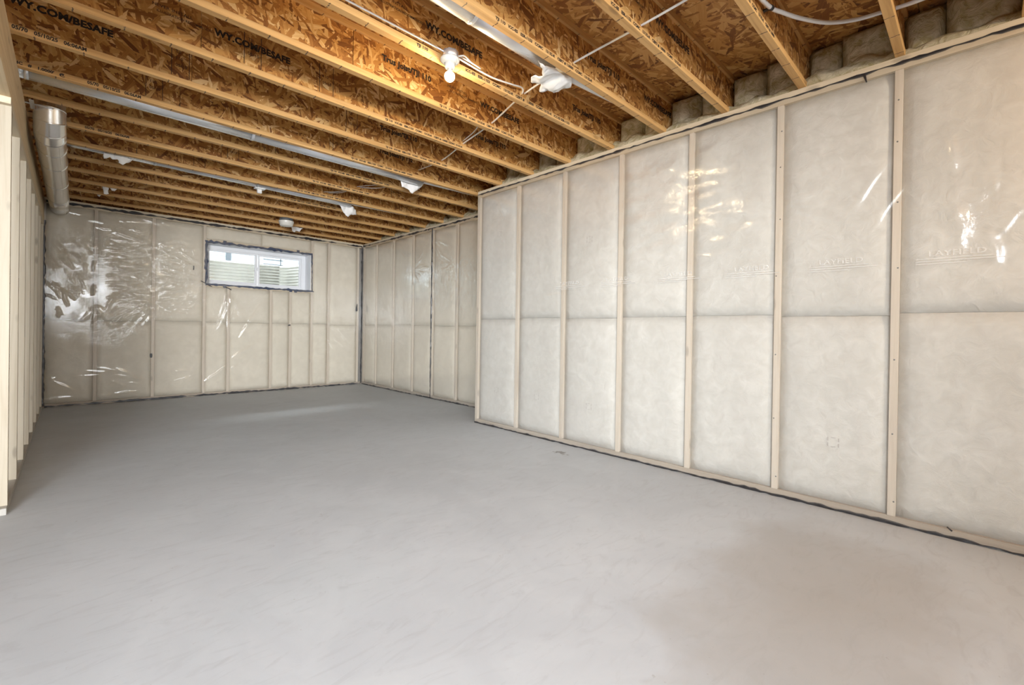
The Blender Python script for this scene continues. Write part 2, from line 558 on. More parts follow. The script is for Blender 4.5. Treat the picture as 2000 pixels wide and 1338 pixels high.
def film(parent, u0, u1, z0, z1, creases, patches, seed, step=0.0095, hole=None, und=(), mat='poly'):
    """wrinkled plastic sheet in a wall's own frame: u along the wall, +y into the room, z up.
    creases: (ua, za, ub, zb, width, height); patches: (u, z, ru, rz, amount) of fine crinkle"""
    nu, nz = int((u1 - u0) / step) + 1, int((z1 - z0) / step) + 1
    us, zs = np.linspace(u0, u1, nu), np.linspace(z0, z1, nz)
    U, Z = np.meshgrid(us, zs, indexing='ij')
    h = 0.0090 + 0.0022 * vnoise(U, Z, 0.55, seed) + 0.0010 * vnoise(U, Z * 0.7, 0.17, seed + 1)
    crk = np.zeros_like(U)
    for (pu, pz, ru, rz, am) in patches:
        g = np.exp(-((U - pu) / ru) ** 2 - ((Z - pz) / rz) ** 2)
        g = g * np.clip(0.55 + 0.9 * vnoise(U, Z, 0.09, seed + 5), 0, 1.4)
        crk = np.maximum(crk, am * g)
    h += crk * 0.0020 * vnoise(U + 0.4 * Z, Z * 1.6, 0.055, seed + 2)
    for (pu, pz, ru, rz, am) in und:                      # slack, gently rolling areas
        g = np.exp(-((U - pu) / ru) ** 4 - ((Z - pz) / rz) ** 4)
        h += g * am * (vnoise(U * 0.33 + 0.12 * np.sin(Z * 7), Z + 0.25 * np.abs(U - pu), 0.085, seed + 9) + 0.3 * vnoise(U * 0.5, Z, 0.05, seed + 11))
    for (ua, za, ub, zb, w, a) in creases:
        pad = 3 * w
        iu = np.where((us > min(ua, ub) - pad) & (us < max(ua, ub) + pad))[0]
        iz = np.where((zs > min(za, zb) - pad) & (zs < max(za, zb) + pad))[0]
        if len(iu) < 2 or len(iz) < 2:
            continue
        sl = (slice(iu[0], iu[-1] + 1), slice(iz[0], iz[-1] + 1))
        du, dz = ub - ua, zb - za
        L2 = du * du + dz * dz
        t = ((U[sl] - ua) * du + (Z[sl] - za) * dz) / L2
        L = math.sqrt(L2)
        wav = 0.25 * w * np.sin(t * 9 + ua * 31)
        d = ((U[sl] - ua) * dz - (Z[sl] - za) * du) / L + wav
        tc = np.clip(t, 0, 1)
        h[sl] += a * np.exp(-(d / w) ** 2) * np.sqrt(np.clip(np.sin(np.pi * tc), 0, 1)) * (t > 0) * (t < 1)
    h = np.maximum(h, 0.0045)
    keep = None
    if hole is not None:
        cu, cz = (U[:-1, :-1] + U[1:, 1:]) / 2, (Z[:-1, :-1] + Z[1:, 1:]) / 2
        keep = ~((cu > hole[0]) & (cu < hole[1]) & (cz > hole[2]) & (cz < hole[3]))
    return grid_mesh('vapour_barrier', np.stack([U, h, Z], -1), M[mat], parent, keep, crk)


def fan(c, u, z, a0, a1, n, l0, l1, w=0.016, amp=0.005, start=0.03):
    for i in range(n):
        a = math.radians(a0 + (a1 - a0) * (i + random.uniform(0.1, 0.9)) / n)
        L = random.uniform(l0, l1)
        s = start + random.uniform(0, 0.05)
        c.append((u + s * math.cos(a), z + s * math.sin(a), u + L * math.cos(a), z + L * math.sin(a), w * random.uniform(0.7, 1.5), amp * random.uniform(0.6, 1.5)))


def scatter(c, u0, u1, z0, z1, n, ang, spread, l0, l1, w=0.014, amp=0.004):
    for i in range(n):
        a = math.radians(random.gauss(ang, spread))
        L = random.uniform(l0, l1)
        u, z = random.uniform(u0, u1), random.uniform(z0, z1)
        c.append((u, z, u + L * math.cos(a), z + L * math.sin(a), w * random.uniform(0.6, 1.4), amp * random.uniform(0.5, 1.5)))


def batt(parent, u0, u1, z0, z1, seed, mat=None, depth=0.085, puff=0.010, front=-0.006, name='insulation_batt', rough=0.004, tuck=0.02):
    nu, nz = max(7, int((u1 - u0) / 0.05)), max(7, int((z1 - z0) / 0.07))
    us, zs = np.linspace(0, 1, nu), np.linspace(0, 1, nz)
    Uu, Zz = np.meshgrid(us, zs, indexing='ij')
    U, Z = u0 + Uu * (u1 - u0), z0 + Zz * (z1 - z0)
    eu = 1 - np.abs(2 * Uu - 1) ** 7
    ez = 1 - np.abs(2 * Zz - 1) ** 14
    h = front - tuck * (1 - eu * ez) + (puff - 0.0) * eu * ez * 0.6 + rough * vnoise(U, Z, 0.16, seed) * eu * ez
    h = np.minimum(h, front + puff)
    P = np.stack([U, h, Z], -1)
    # wrap the rim back to the wall behind
    fr = np.zeros((nu + 2, nz + 2, 3))
    fr[1:-1, 1:-1] = P
    fr[0, 1:-1] = P[0]
    fr[-1, 1:-1] = P[-1]
    fr[1:-1, 0] = P[:, 0]
    fr[1:-1, -1] = P[:, -1]
    fr[0, 0], fr[0, -1], fr[-1, 0], fr[-1, -1] = P[0, 0], P[0, -1], P[-1, 0], P[-1, -1]
    for sl in ((0, slice(None)), (-1, slice(None)), (slice(None), 0), (slice(None), -1)):
        fr[sl + (1,)] = -depth
    return grid_mesh(name, fr, mat or M['batt'], parent)


def bead(parent, pts, w, mat, name='sealant_bead', seed=1, thick=0.010, norm=(0, 1, 0), rag=0.5):
    """ragged ribbon of sealant along a polyline in the wall frame, with real thickness"""
    r = random.Random(seed)
    pts = [Vector(p) for p in pts]
    nrm = Vector(norm)
    path = []
    for a, b in zip(pts[:-1], pts[1:]):
        n = max(2, int((b - a).length / 0.035))
        for i in range(n):
            path.append(a + (b - a) * i / n)
    path.append(pts[-1])
    v, f = [], []
    ww = w
    for i, p in enumerate(path):
        t = (path[min(i + 1, len(path) - 1)] - path[max(i - 1, 0)]).normalized()
        s = t.cross(nrm).normalized()
        ww = 0.6 * ww + 0.4 * w * (1 + r.uniform(-rag, rag) * 1.6)
        lo, hi = ww * r.uniform(0.75, 1.15) / 2, ww * r.uniform(0.75, 1.15) / 2
        off = s * w * r.uniform(-0.16, 0.16)
        th = thick * r.uniform(0.7, 1.2)
        v += [p + off - s * lo, p + off - s * lo * 0.55 + nrm * th, p + off + s * hi * 0.55 + nrm * th * 0.9, p + off + s * hi]
    for i in range(len(path) - 1):
        a, b = i * 4, (i + 1) * 4
        for j in range(3):
            f.append((a + j, a + j + 1, b + j + 1, b + j))
        f.append((a + 3, a, b, b + 3))
    f.append((0, 1, 2, 3))
    e = (len(path) - 1) * 4
    f.append((e + 3, e + 2, e + 1, e))
    bm = bmesh.new()
    bv = [bm.verts.new(q) for q in v]
    for q in f:
        bm.faces.new([bv[j] for j in q])
    return bmo(name, bm, mat, parent, False)


# ------------------------------------------------------------------ setting: slab, shell
fl = struct(box('floor', (-3.4, -4.0, -0.12), (4.75, 8.95, 0.0), M['floor']))
struct(box('wall_behind', (-3.4, -4.15, 0), (4.75, -4.0, 3.0), M['shell']))
struct(box('wall_outer_left', (-3.55, -4.15, 0), (-3.4, 8.95, 3.0), M['shell']))

ceil = struct(empty('ceiling', (0, 0, 3.002)))
for ix, x0 in enumerate((-3.4, -2.29, 0.15, 2.59)):
    x1 = (-2.29, 0.15, 2.59, 4.75)[ix]
    y = -4.0 + (0.61 if ix % 2 else 0.0)
    ys = [-4.0] if ix % 2 else []
    while y < 8.95:
        ys.append(y)
        y += 1.2192
    ys.append(8.95)
    ys = sorted(set(ys))
    for a, b in zip(ys[:-1], ys[1:]):
        box('subfloor_panel', (x0 + 0.0012, a + 0.0012, 0), (x1 - 0.0012, b - 0.0012, 0.019), M['osb_floor'], ceil)
box('roof_slab', (-3.4, -4.0, 0.019), (4.75, 8.95, 0.06), M['osb_floor'], ceil)

# ------------------------------------------------------------------ stud walls
TH = 0.038


def stud(parent, uc, z0, z1, w=TH, d=0.089):
    return box('stud', (uc - w / 2, -d, z0), (uc + w / 2, 0.0, z1), M['stud'], parent, 0.0015)


def plates(parent, u0, u1):
    box('top_plate', (u0, -0.089, H - TH + 0.001), (u1, 0.0, H - 0.001), M['plate'], parent, 0.0015)
    box('top_plate', (u0, -0.089, H - 2 * TH + 0.001), (u1, 0.0, H - TH), M['plate'], parent, 0.0015)
    box('bottom_plate', (u0, -0.089, 0.0), (u1, 0.0, 0.046), M['sole'], parent, 0.0015)


ZT = H - 2 * TH
ZB = 0.046


def bays(parent, edges, seam, seed, mat=None):
    e = sorted(edges)
    for i, (a, b) in enumerate(zip(e[:-1], e[1:])):
        a2, b2 = a + TH / 2 + 0.001, b - TH / 2 - 0.001
        if b2 - a2 < 0.05:
            continue
        s = seam + random.uniform(-0.012, 0.012)
        batt(parent, a2, b2, ZB, s - 0.001, seed + i * 2, mat)
        batt(parent, a2, b2, s + 0.001, ZT, seed + i * 2 + 1, mat)


# --- big right wall: frame origin at its far corner, local x runs towards +Y (away from the camera), local y into the room
wr = struct(empty('wall_right', (3.3871 + 0.0057 * 4.5, 0, 0), math.radians(90.327)))
UR0, UR1 = -1.75, 4.085
plates(wr, UR0, UR1)
studs_r = [4.066, 3.425, 2.800, 2.170, 1.552, 0.945, 0.338, -0.272, -0.882, -1.70]
for y in studs_r:
    stud(wr, y, ZB, ZT)
bays(wr, studs_r, 1.217, 100)
box('foundation_panel', (-4.0, -0.42, 0), (UR1, -0.10, H - 0.002), M['found'], wr)
box('return_panel', (UR1, -0.80, 0), (UR1 + 0.006, -0.001, H - 0.002), M['stud'], wr)
c = []
# tension lines pulling away from the staples on the stud opposite the bulb
for zz in (2.42, 2.24, 2.10, 1.96, 1.80):
    fan(c, 1.552, zz, 155, 208, 2, 0.25, 0.50, 0.030, 0.0030)
    fan(c, 1.552, zz, -28, 25, 2, 0.25, 0.56, 0.030, 0.0030)
fan(c, 0.945, 1.95, 120, 220, 6, 0.2, 0.5, 0.016, 0.004)
scatter(c, 0.98, 1.95, 1.62, 2.45, 8, 8, 24, 0.10, 0.40, 0.030, 0.0034)
c += [(0.36, 2.14, 0.60, 1.78, 0.020, 0.008), (0.30, 1.98, 0.46, 1.70, 0.016, 0.007), (0.12, 1.95, 0.05, 1.6, 0.03, 0.008),
      (0.93, 2.50, 0.55, 2.62, 0.012, 0.003)]
scatter(c, -0.1, 0.12, 1.45, 2.1, 12, 85, 15, 0.1, 0.3, 0.014, 0.005)
scatter(c, 2.2, 4.0, 0.3, 2.5, 10, 60, 40, 0.1, 0.4, 0.02, 0.0015)
film(wr, UR0, UR1, 0.010, H - TH - 0.004, c, [(1.42, 2.08, 0.35, 0.40, 0.25), (0.06, 1.75, 0.10, 0.28, 0.5), (0.55, 1.30, 0.1, 0.15, 0.3)], 21, und=[(1.82, 2.10, 0.30, 0.42, 0.0065), (1.28, 2.05, 0.32, 0.48, 0.0065)], mat='poly_slack')
bead(wr, [(UR0, 0.003, H - TH - 0.004), (UR1, 0.003, H - TH - 0.004)], 0.017, M['sealant'], seed=3, rag=0.9)
bead(wr, [(UR0, 0.003, 0.006), (UR1, 0.003, 0.006)], 0.017, M['sealant'], seed=4, rag=0.8)
# print on the film
for i, y in enumerate((0.20, 0.71, 1.22, 1.75, 2.30, 2.82)):
    g = text('film_print', 'LAYFIELD', wr, (y, 0.0165, 1.53), (math.pi / 2, 0, math.pi), 0.042, M['ink_white'], 0.0004, 1.25)
    bm = bmesh.new()
    for j, (l, h_) in enumerate(((0.30, 0.0035), (0.34, 0.0035), (0.20, 0.003))):
        add_box(bm, (-l + 0.05, -0.0006, -0.016 - j * 0.014), (0.05, 0.0006, -0.016 - j * 0.014 + h_))
    bmo('film_print_line', bm, M['ink_white'], wr, False, (y, 0.0165, 1.53))
# small stamped squares on the batts
for (y, z) in ((3.72, 0.42), (3.12, 0.41), (2.47, 0.40), (0.62, 0.42), (2.49, 1.93), (3.71, 2.15)):
    bm = bmesh.new()
    s = 0.028
    for sx in (-1, 1):
        add_box(bm, (sx * s - 0.003, -0.0005, -s), (sx * s + 0.003, 0.0005, -0.006))
        add_box(bm, (sx * s - 0.003, -0.0005, 0.006), (sx * s + 0.003, 0.0005, s))
        add_box(bm, (-0.012, -0.0005, sx * s - 0.002), (0.012, 0.0005, sx * s + 0.002))
    bmo('stamped_square', bm, M['ink_grey'], wr, False, (y, 0.0042, z))
# nail heads showing in the nearest studs
for y in (0.338, 0.945):
    for z in (0.13, 0.52, 0.95, 1.48, 1.86, 2.21, 2.45):
        lathe('nail_head', [(0.0045, 0), (0.0045, 0.0012), (0.002, 0.0018)], M['trim_dark'], wr, 8, (y + random.uniform(-0.01, 0.01), -0.0005, z)).rotation_euler = (-math.pi / 2, 0, 0)

# --- far right wall, behind the jog
wf = struct(empty('wall_far_right', (4.0187 + 0.0011 * 6, 0, 0), math.radians(90.06)))
UF0, UF1 = 4.05, 8.30
plates(wf, UF0, UF1)
studs_f = [4.07, 4.70, 5.324, 5.944, 6.52, 7.16, 7.78, 8.28]
for y in studs_f:
    stud(wf, y, ZB, ZT)
bays(wf, studs_f, 1.14, 200, M['batt_tan_lifted'])
box('foundation_panel', (UF0 + 0.02, -0.45, 0), (UF1 + 0.5, -0.10, H - 0.002), M['found'], wf)
c = []
scatter(c, 5.40, 6.00, 1.45, 2.05, 80, 98, 10, 0.08, 0.24, 0.014, 0.0065)
scatter(c, 4.55, 5.30, 1.2, 2.0, 70, 95, 14, 0.07, 0.24, 0.014, 0.0065)
fan(c, 5.324, 1.95, 40, 140, 6, 0.15, 0.4, 0.014, 0.006)
fan(c, 5.324, 2.02, -35, 35, 6, 0.15, 0.45, 0.014, 0.006)
fan(c, 6.52, 2.05, 130, 230, 7, 0.15, 0.5, 0.014, 0.006)
fan(c, 5.95, 2.5, 190, 260, 5, 0.2, 0.5, 0.014, 0.005)
scatter(c, 6.1, 7.4, 1.2, 2.3, 16, 60, 35, 0.1, 0.35, 0.014, 0.003)
scatter(c, 4.2, 8.2, 0.2, 1.1, 18, 50, 30, 0.1, 0.5, 0.02, 0.002)
film(wf, UF0, UF1, 0.010, H - TH - 0.004, c, [(5.72, 1.75, 0.32, 0.36, 1.0), (5.15, 1.65, 0.4, 0.40, 1.0), (6.5, 2.0, 0.4, 0.2, 0.4)], 31)
bead(wf, [(UF0, 0.003, H - TH - 0.004), (UF1 - 0.02, 0.003, H - TH - 0.004)], 0.022, M['sealant'], seed=6, rag=1.0)
bead(wf, [(UF0, 0.003, 0.008), (UF1 - 0.02, 0.003, 0.008)], 0.020, M['sealant'], seed=7, rag=0.8)
bead(wf, [(5.944, 0.006, 0.02), (5.944, 0.006, H - TH - 0.01)], 0.016, M['sealant'], seed=8, rag=1.1)

# --- far wall with the window; local x = X0 - X, so it runs towards -X
XF0 = 4.02
wl = struct(empty('wall_far', (XF0, 8.30 + 0.0039 * XF0, 0), math.radians(180.22)))
UX = lambda X: XF0 - X
plates(wl, 0.0, XF0 + 0.33)
WIN = (1.472, 3.032, 1.742, 2.374)          # opening in the film: X0, X1, Z0, Z1
full = [-0.29, 0.203, 0.821, 1.440, 3.062, 3.365, 3.93]
for x in full:
    stud(wl, UX(x), ZB, ZT)
for x in (1.767, 2.39, 2.70):
    stud(wl, UX(x), ZB, WIN[2] - 0.05)
box('window_sill_plate', (UX(3.043), -0.089, WIN[2] - 0.05), (UX(1.459), 0, WIN[2] - 0.012), M['plate'], wl)
box('window_header', (UX(3.043), -0.089, WIN[3] + 0.012), (UX(1.459), -0.004, WIN[3] + 0.05), M['plate'], wl)
bays(wl, [UX(x) for x in (-0.29, 0.203, 0.821, 1.440)], 1.14, 300, M['batt_tan_lifted'])
bays(wl, [UX(x) for x in (3.062, 3.365, 3.93)], 1.14, 330, M['batt_tan_lifted'])
for i, (a, b) in enumerate(((1.440, 1.767), (1.767, 2.39), (2.39, 2.70), (2.70, 3.062))):
    u0, u1 = UX(b) + TH / 2, UX(a) - TH / 2
    batt(wl, u0, u1, ZB, 1.139, 350 + i, M['batt_tan_lifted'])
    batt(wl, u0, u1, 1.141, WIN[2] - 0.051, 360 + i, M['batt_tan_lifted'])
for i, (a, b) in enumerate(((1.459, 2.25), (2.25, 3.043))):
    batt(wl, UX(b), UX(a), WIN[3] + 0.051, ZT, 370 + i, M['batt_tan_lifted'])
# foundation around the opening
for nm, a, b in (('foundation_panel', (-0.6, -0.35, 0), (XF0 + 3.6, -0.10, WIN[2] - 0.02)),
                 ('foundation_panel', (-0.6, -0.35, WIN[3] + 0.02), (XF0 + 3.6, -0.10, H - 0.002)),
                 ('foundation_panel', (-0.6, -0.35, WIN[2] - 0.02), (UX(3.05), -0.10, WIN[3] + 0.02)),
                 ('foundation_panel', (UX(1.455), -0.35, WIN[2] - 0.02), (XF0 + 3.6, -0.10, WIN[3] + 0.02))):
    box(nm, a, b, M['found'], wl)
c = []
for x, z in ((0.821, 2.25), (0.821, 2.05), (0.821, 1.88), (0.821, 1.72), (0.821, 1.55), (0.821, 1.40)):
    fan(c, UX(x), z, 150, 200, 5, 0.2, 0.45, 0.013, 0.006)      # towards the left of the picture
    fan(c, UX(x), z, -40, 25, 5, 0.2, 0.55, 0.013, 0.006)
for q in ((1.40, 1.93, 0.83, 2.22), (1.38, 1.95, 0.90, 2.1), (1.40, 1.80, 0.85, 1.98), (1.41, 2.02, 1.1, 2.2), (1.40, 1.75, 0.9, 1.78)):
    c.append((UX(q[0]), q[1], UX(q[2]), q[3], 0.012, 0.008))
scatter(c, UX(0.78), UX(0.30), 1.25, 2.2, 60, 165, 22, 0.06, 0.24, 0.011, 0.0052)
scatter(c, UX(1.40), UX(0.86), 1.25, 2.25, 56, 150, 22, 0.06, 0.26, 0.011, 0.0052)
scatter(c, UX(0.70), UX(0.25), 1.0, 1.45, 16, 135, 14, 0.15, 0.45, 0.014, 0.006)
fan(c, UX(0.203), 1.38, 225, 300, 9, 0.15, 0.45, 0.013, 0.005)
scatter(c, UX(0.19), UX(-0.2), 1.1, 2.2, 34, 60, 24, 0.06, 0.26, 0.012, 0.0055)
fan(c, UX(1.75), 1.62, 230, 290, 9, 0.2, 0.65, 0.015, 0.007)
c += [(UX(2.30), 1.50, UX(1.90), 0.86, 0.022, 0.010), (UX(2.26), 1.50, UX(1.95), 0.98, 0.013, 0.006), (UX(1.84), 1.60, UX(1.62), 1.0, 0.024, 0.010),
      (UX(2.12), 0.78, UX(1.80), 0.56, 0.020, 0.009), (UX(1.76), 0.46, UX(1.42), 0.18, 0.018, 0.009), (UX(1.95), 0.48, UX(1.80), 0.40, 0.014, 0.006),
      (UX(3.04), 1.66, UX(3.05), 0.9, 0.016, 0.006)]
scatter(c, UX(3.9), UX(3.4), 0.6, 1.5, 16, 40, 15, 0.1, 0.3, 0.014, 0.004)
scatter(c, UX(1.4), UX(-0.2), 0.1, 0.5, 16, 15, 15, 0.15, 0.4, 0.016, 0.004)
scatter(c, UX(1.4), UX(0.1), 2.3, 2.6, 12, 5, 12, 0.1, 0.35, 0.012, 0.004)
film(wl, 0.0, XF0 + 0.31, 0.012, H - TH - 0.006, c,
     [(UX(0.62), 1.80, 0.26, 0.42, 1.0), (UX(1.15), 1.85, 0.30, 0.36, 1.0), (UX(0.05), 1.7, 0.16, 0.45, 0.8), (UX(0.3), 1.1, 0.4, 0.25, 0.6), (UX(1.7), 1.3, 0.25, 0.35, 0.7), (UX(2.0), 0.7, 0.3, 0.2, 0.5)],
     41, hole=(UX(WIN[1]), UX(WIN[0]), WIN[2], WIN[3]))
bead(wl, [(0.02, 0.003, H - TH - 0.006), (XF0 + 0.27, 0.003, H - TH - 0.006)], 0.026, M['sealant'], seed=12, rag=1.1)
bead(wl, [(0.02, 0.003, 0.014), (XF0 + 0.27, 0.003, 0.014)], 0.026, M['sealant'], seed=13, rag=0.9)
bead(wl, [(0.018, 0.006, 0.02), (0.018, 0.006, H - TH - 0.02)], 0.026, M['sealant'], seed=14, rag=0.8)
bead(wl, [(XF0 + 0.285, 0.004, 0.02), (XF0 + 0.29, 0.004, H - 0.30)], 0.030, M['sealant'], seed=15, rag=0.6)
bead(wl, [(UX(1.39), 0.012, 1.77), (UX(1.54), 0.012, 1.69)], 0.012, M['sealant'], 'sealant_smear', 16, 0.006, rag=1.0)
bead(wl, [(UX(1.72), 0.012, 1.70), (UX(1.80), 0.012, 1.66)], 0.012, M['sealant'], 'sealant_smear', 17, 0.006, rag=1.0)

for (p, q, w_, sd_) in (((UX(3.905), 0.012, 1.54), (UX(3.90), 0.012, 1.40), 0.03, 18), ((UX(0.80), 0.012, 0.67), (UX(0.80), 0.012, 0.61), 0.02, 19), ((UX(2.70), 0.013, 1.115), (UX(2.66), 0.013, 1.11), 0.012, 20), ((UX(1.30), 0.013, 1.99), (UX(1.30), 0.013, 1.93), 0.012, 22)):
    bead(wl, [p, q], w_, M['sealant'], 'sealant_smear', sd_, 0.005, rag=1.0)
bead(wr, [(0.50, 0.012, 2.655), (0.487, 0.014, 2.60)], 0.010, M['sealant'], 'sealant_smear', 23, 0.006, rag=1.0)
bead(wr, [(0.105, 0.014, 0.062), (0.085, 0.014, 0.045)], 0.006, M['sealant'], 'sealant_smear', 24, 0.006, rag=1.0)

# --- left partition: bearing studs under a built-up beam
wp = struct(empty('wall_left', (-0.2729 + 0.0045 * 5, 0, 0), math.radians(-90 + 0.257)))
UL = lambda Y: -Y
Y_L = [3.858 + 0.6096 * i for i in range(8)]
PT = 2.362
box('bottom_plate', (UL(8.26), -0.140, 0), (UL(3.80), 0.0, TH), M['dusty'], wp, 0.0015)
box('top_plate', (UL(8.26), -0.140, PT - TH), (UL(3.82), 0.0, PT), M['plate'], wp, 0.0015)
for i, y in enumerate(Y_L):
    s = box('stud', (UL(y + TH), -0.140, TH), (UL(y), 0.0, PT - TH), M['stud_dimmed'], wp, 0.0015)
    for j, z in enumerate(((1.35, 0.86, 1.18), (1.34,), (1.02, 0.55), (0.9, 1.32), (0.84, 1.2), (1.22,), (1.05,), (1.1,))[i]):
        bm = bmesh.new()
        r = random.Random(i * 7 + j)
        for q in range(9):
            cx, cz = r.uniform(-0.014, 0.010), (q - 4) * 0.010
            add_box(bm, (cx, -0.0004, cz), (cx + r.uniform(0.006, 0.018), 0.0004, cz + 0.0045))
        o = bmo('grade_stamp', bm, M['ink_soft'], s, False, (UL(y + 0.020), 0.0004, z))
bm = bmesh.new()
add_box(bm, (UL(8.27), -0.135, PT), (UL(-3.9), -0.0925, H - 0.003), 0.002)
add_box(bm, (UL(8.27), -0.092, PT), (UL(-3.9), -0.0465, H - 0.003), 0.002)
add_box(bm, (UL(8.27), -0.046, PT), (UL(-3.9), 0.0, H - 0.003), 0.002)
bmo('support_beam', bm, M['beam'], wp)

# ------------------------------------------------------------------ window
w1 = struct(empty('window_1', (0, 8.30 + 0.0039 * 2.25, 0), math.radians(0.22)))
x0, x1, z0, z1 = WIN
D = 0.25
for nm, a, b in (('jamb_liner', (x0 - 0.012, 0.0, z0 - 0.012), (x0, D + 0.06, z1 + 0.012)), ('jamb_liner', (x1, 0.0, z0 - 0.012), (x1 + 0.012, D + 0.06, z1 + 0.012)),
                 ('head_liner', (x0, 0.0, z1), (x1, D + 0.06, z1 + 0.012)), ('sill_liner', (x0, 0.0, z0 - 0.012), (x1, D + 0.06, z0))):
    box(nm, a, b, M['vinyl'], w1)
ax, bx, az, bz = 1.552, 2.932, 1.822, 2.287
for nm, a, b in (('window_frame', (x0, D, z0), (ax - 0.03, D + 0.06, z1)), ('window_frame', (bx + 0.03, D, z0), (x1, D + 0.06, z1)),
                 ('window_frame', (ax - 0.03, D, bz + 0.03), (bx + 0.03, D + 0.06, z1)), ('window_frame', (ax - 0.03, D, z0), (bx + 0.03, D + 0.06, az - 0.03))):
    box(nm, a, b, M['vinyl'], w1, 0.003)
for (sx0, sx1, yy) in ((ax, 2.205, D + 0.012), (2.285, bx, D + 0.028)):
    sh = empty('sash', (0, yy, 0), 0, w1)
    for a, b in (((sx0 - 0.032, 0, az - 0.032), (sx0, 0.026, bz + 0.032)), ((sx1, 0, az - 0.032), (sx1 + 0.04, 0.026, bz + 0.032)),
                 ((sx0, 0, bz), (sx1, 0.026, bz + 0.032)), ((sx0, 0, az - 0.032), (sx1, 0.026, az))):
        box('sash_rail', a, b, M['vinyl'], sh, 0.003)
    box('pane', (sx0, 0.010, az), (sx1, 0.014, bz), M['glass'], sh)
box('sash_latch', (2.225, D - 0.005, 2.03), (2.25, D + 0.012, 2.09), M['vinyl'], w1, 0.003)
# dark flashing tape stuck around the opening, with loose tabs
for pts, wd, sd in (([(x0 - 0.014, -0.010, z0 - 0.02), (x0 - 0.014, -0.010, z1 + 0.03)], 0.040, 31), ([(x0 - 0.02, -0.010, z1 + 0.014), (x1 + 0.03, -0.010, z1 + 0.016)], 0.040, 32),
                    ([(x1 + 0.020, -0.010, z1 + 0.02), (x1 + 0.030, -0.010, z0 - 0.02)], 0.022, 33), ([(x0 - 0.02, -0.010, z0 - 0.016), (x1 + 0.06, -0.010, z0 - 0.018)], 0.032, 34)):
    bead(w1, pts, wd, M['tape'], 'flashing_tape', sd, 0.008, (0, -1, 0), 0.6)
for (tx, tz) in ((1.705, z1 + 0.035), (2.815, z1 + 0.035), (1.71, z0 - 0.035), (2.70, z0 - 0.030), (2.78, z0 - 0.034)):
    box('tape_tab', (tx - 0.024, -0.017, tz - 0.022), (tx + 0.024, -0.011, tz + 0.022), M['tape'], w1, 0.003)

# outside: corrugated steel well around the window, the house next door, the ground
well = empty('window_well', (0, 8.68, 0))
thing(well, 'corrugated galvanised steel window well outside the far window', 'window well')
path = [(0.75, 0.0), (0.75, 0.35)]
for i in range(7):
    a = math.pi - i * math.pi / 12
    path.append((0.95 + 0.2 * math.cos(a), 0.42 + 0.2 * math.sin(a)))
path += [(1.4, 0.62), (2.0, 0.62), (2.80, 0.62)]
for i in range(7):
    a = math.pi / 2 - i * math.pi / 12
    path.append((2.80 + 0.14 * math.cos(a), 0.48 + 0.14 * math.sin(a)))
path += [(3.02, 0.20), (3.06, 0.0)]
zs = np.arange(1.35, 2.2301, 0.055 / 8)
cor = 0.021 * np.sin((zs - 2.23) / 0.055 * 2 * math.pi)
Pp = np.zeros((len(path), len(zs), 3))
cx = sum(p[0] for p in path) / len(path)
for i, (px, py) in enumerate(path):
    ta = Vector(path[min(i + 1, len(path) - 1)]) - Vector(path[max(i - 1, 0)])
    ta.normalize()
    nx, ny = -ta.y, ta.x
    Pp[i, :, 0] = px + cor * nx
    Pp[i, :, 1] = py + cor * ny
    Pp[i, :, 2] = zs
sheet_ = grid_mesh('corrugated_sheet', Pp, M['well'], well)
sm_ = sheet_.modifiers.new('thickness', 'SOLIDIFY')
sm_.thickness = 0.003
sweep('rolled_rim', [(p[0], p[1], 2.235) for p in path], 0.010, M['well'], well, 8)
g = struct(box('ground_outside', (-8, 8.72, 1.2), (16, 26, 1.34), M['gravel']))
hs = empty('neighbour_house', (0, 17.0, 1.34))
thing(hs, 'pale blue house wall with a window seen beyond the window well', 'house')
box('wall', (-4, 0, 0), (14, 0.3, 7.5), M['siding'], hs)
bm = bmesh.new()
for i in range(36):
    add_box(bm, (-4, -0.015, i * 0.2 + 0.005), (14, 0.0, i * 0.2 + 0.19))
o = bmo('lap_siding', bm, M['siding'], hs)
o['kind'] = 'stuff'
box('corner_board', (3.52, -0.06, 0), (3.66, 0.0, 6.5), M['trim_dark'], hs)
fr = box('window', (4.55, -0.07, 1.78), (5.28, -0.015, 3.2), M['vinyl'], hs)
box('pane', (4.63, -0.075, 1.86), (5.20, -0.0705, 3.1), M['siding'], fr)
for zz in (1.86, 2.02):
    box('muntin', (4.60, -0.085, zz), (5.24, -0.0755, zz + 0.03), M['trim_dark'], fr)
box('muntin', (5.14, -0.085, 1.80), (5.17, -0.0755, 3.1), M['trim_dark'], fr)

# ------------------------------------------------------------------ floor joists
SP = 0.4867
YB = lambda kk: 3.765 - SP * kk             # back lower edge of joist kk
YW = lambda kk: YB(kk) - 0.022              # web centre
FT = 0.038
REL = {3: 'wooden I-joist that carries the lit bare bulb under its flange'}
near = {4: 'wooden I-joist right beside the bulb, with the grey pipe strapped along its far side',
        5: 'second wooden I-joist from the bulb joist towards the camera',
        6: 'third wooden I-joist from the bulb joist towards the camera, where the white pipe bends',
        7: 'fourth wooden I-joist from the bulb joist, crossed by the white plastic pipe',
        8: 'wooden I-joist cut by the frame in the top right corner'}
ordn = ['first', 'second', 'third', 'fourth', 'fifth', 'sixth', 'seventh', 'eighth', 'ninth', 'tenth', 'eleventh', 'twelfth']
CUTS = {0: [0.56, 1.925, 3.1], -1: [0.563, 1.7, 3.0], 1: [0.532, 1.926, 2.9], 2: [1.252, 2.55], 3: [0.6, 1.945, 3.25], 4: [1.1, 2.70], 5: [0.9, 2.20]}
joists = {}
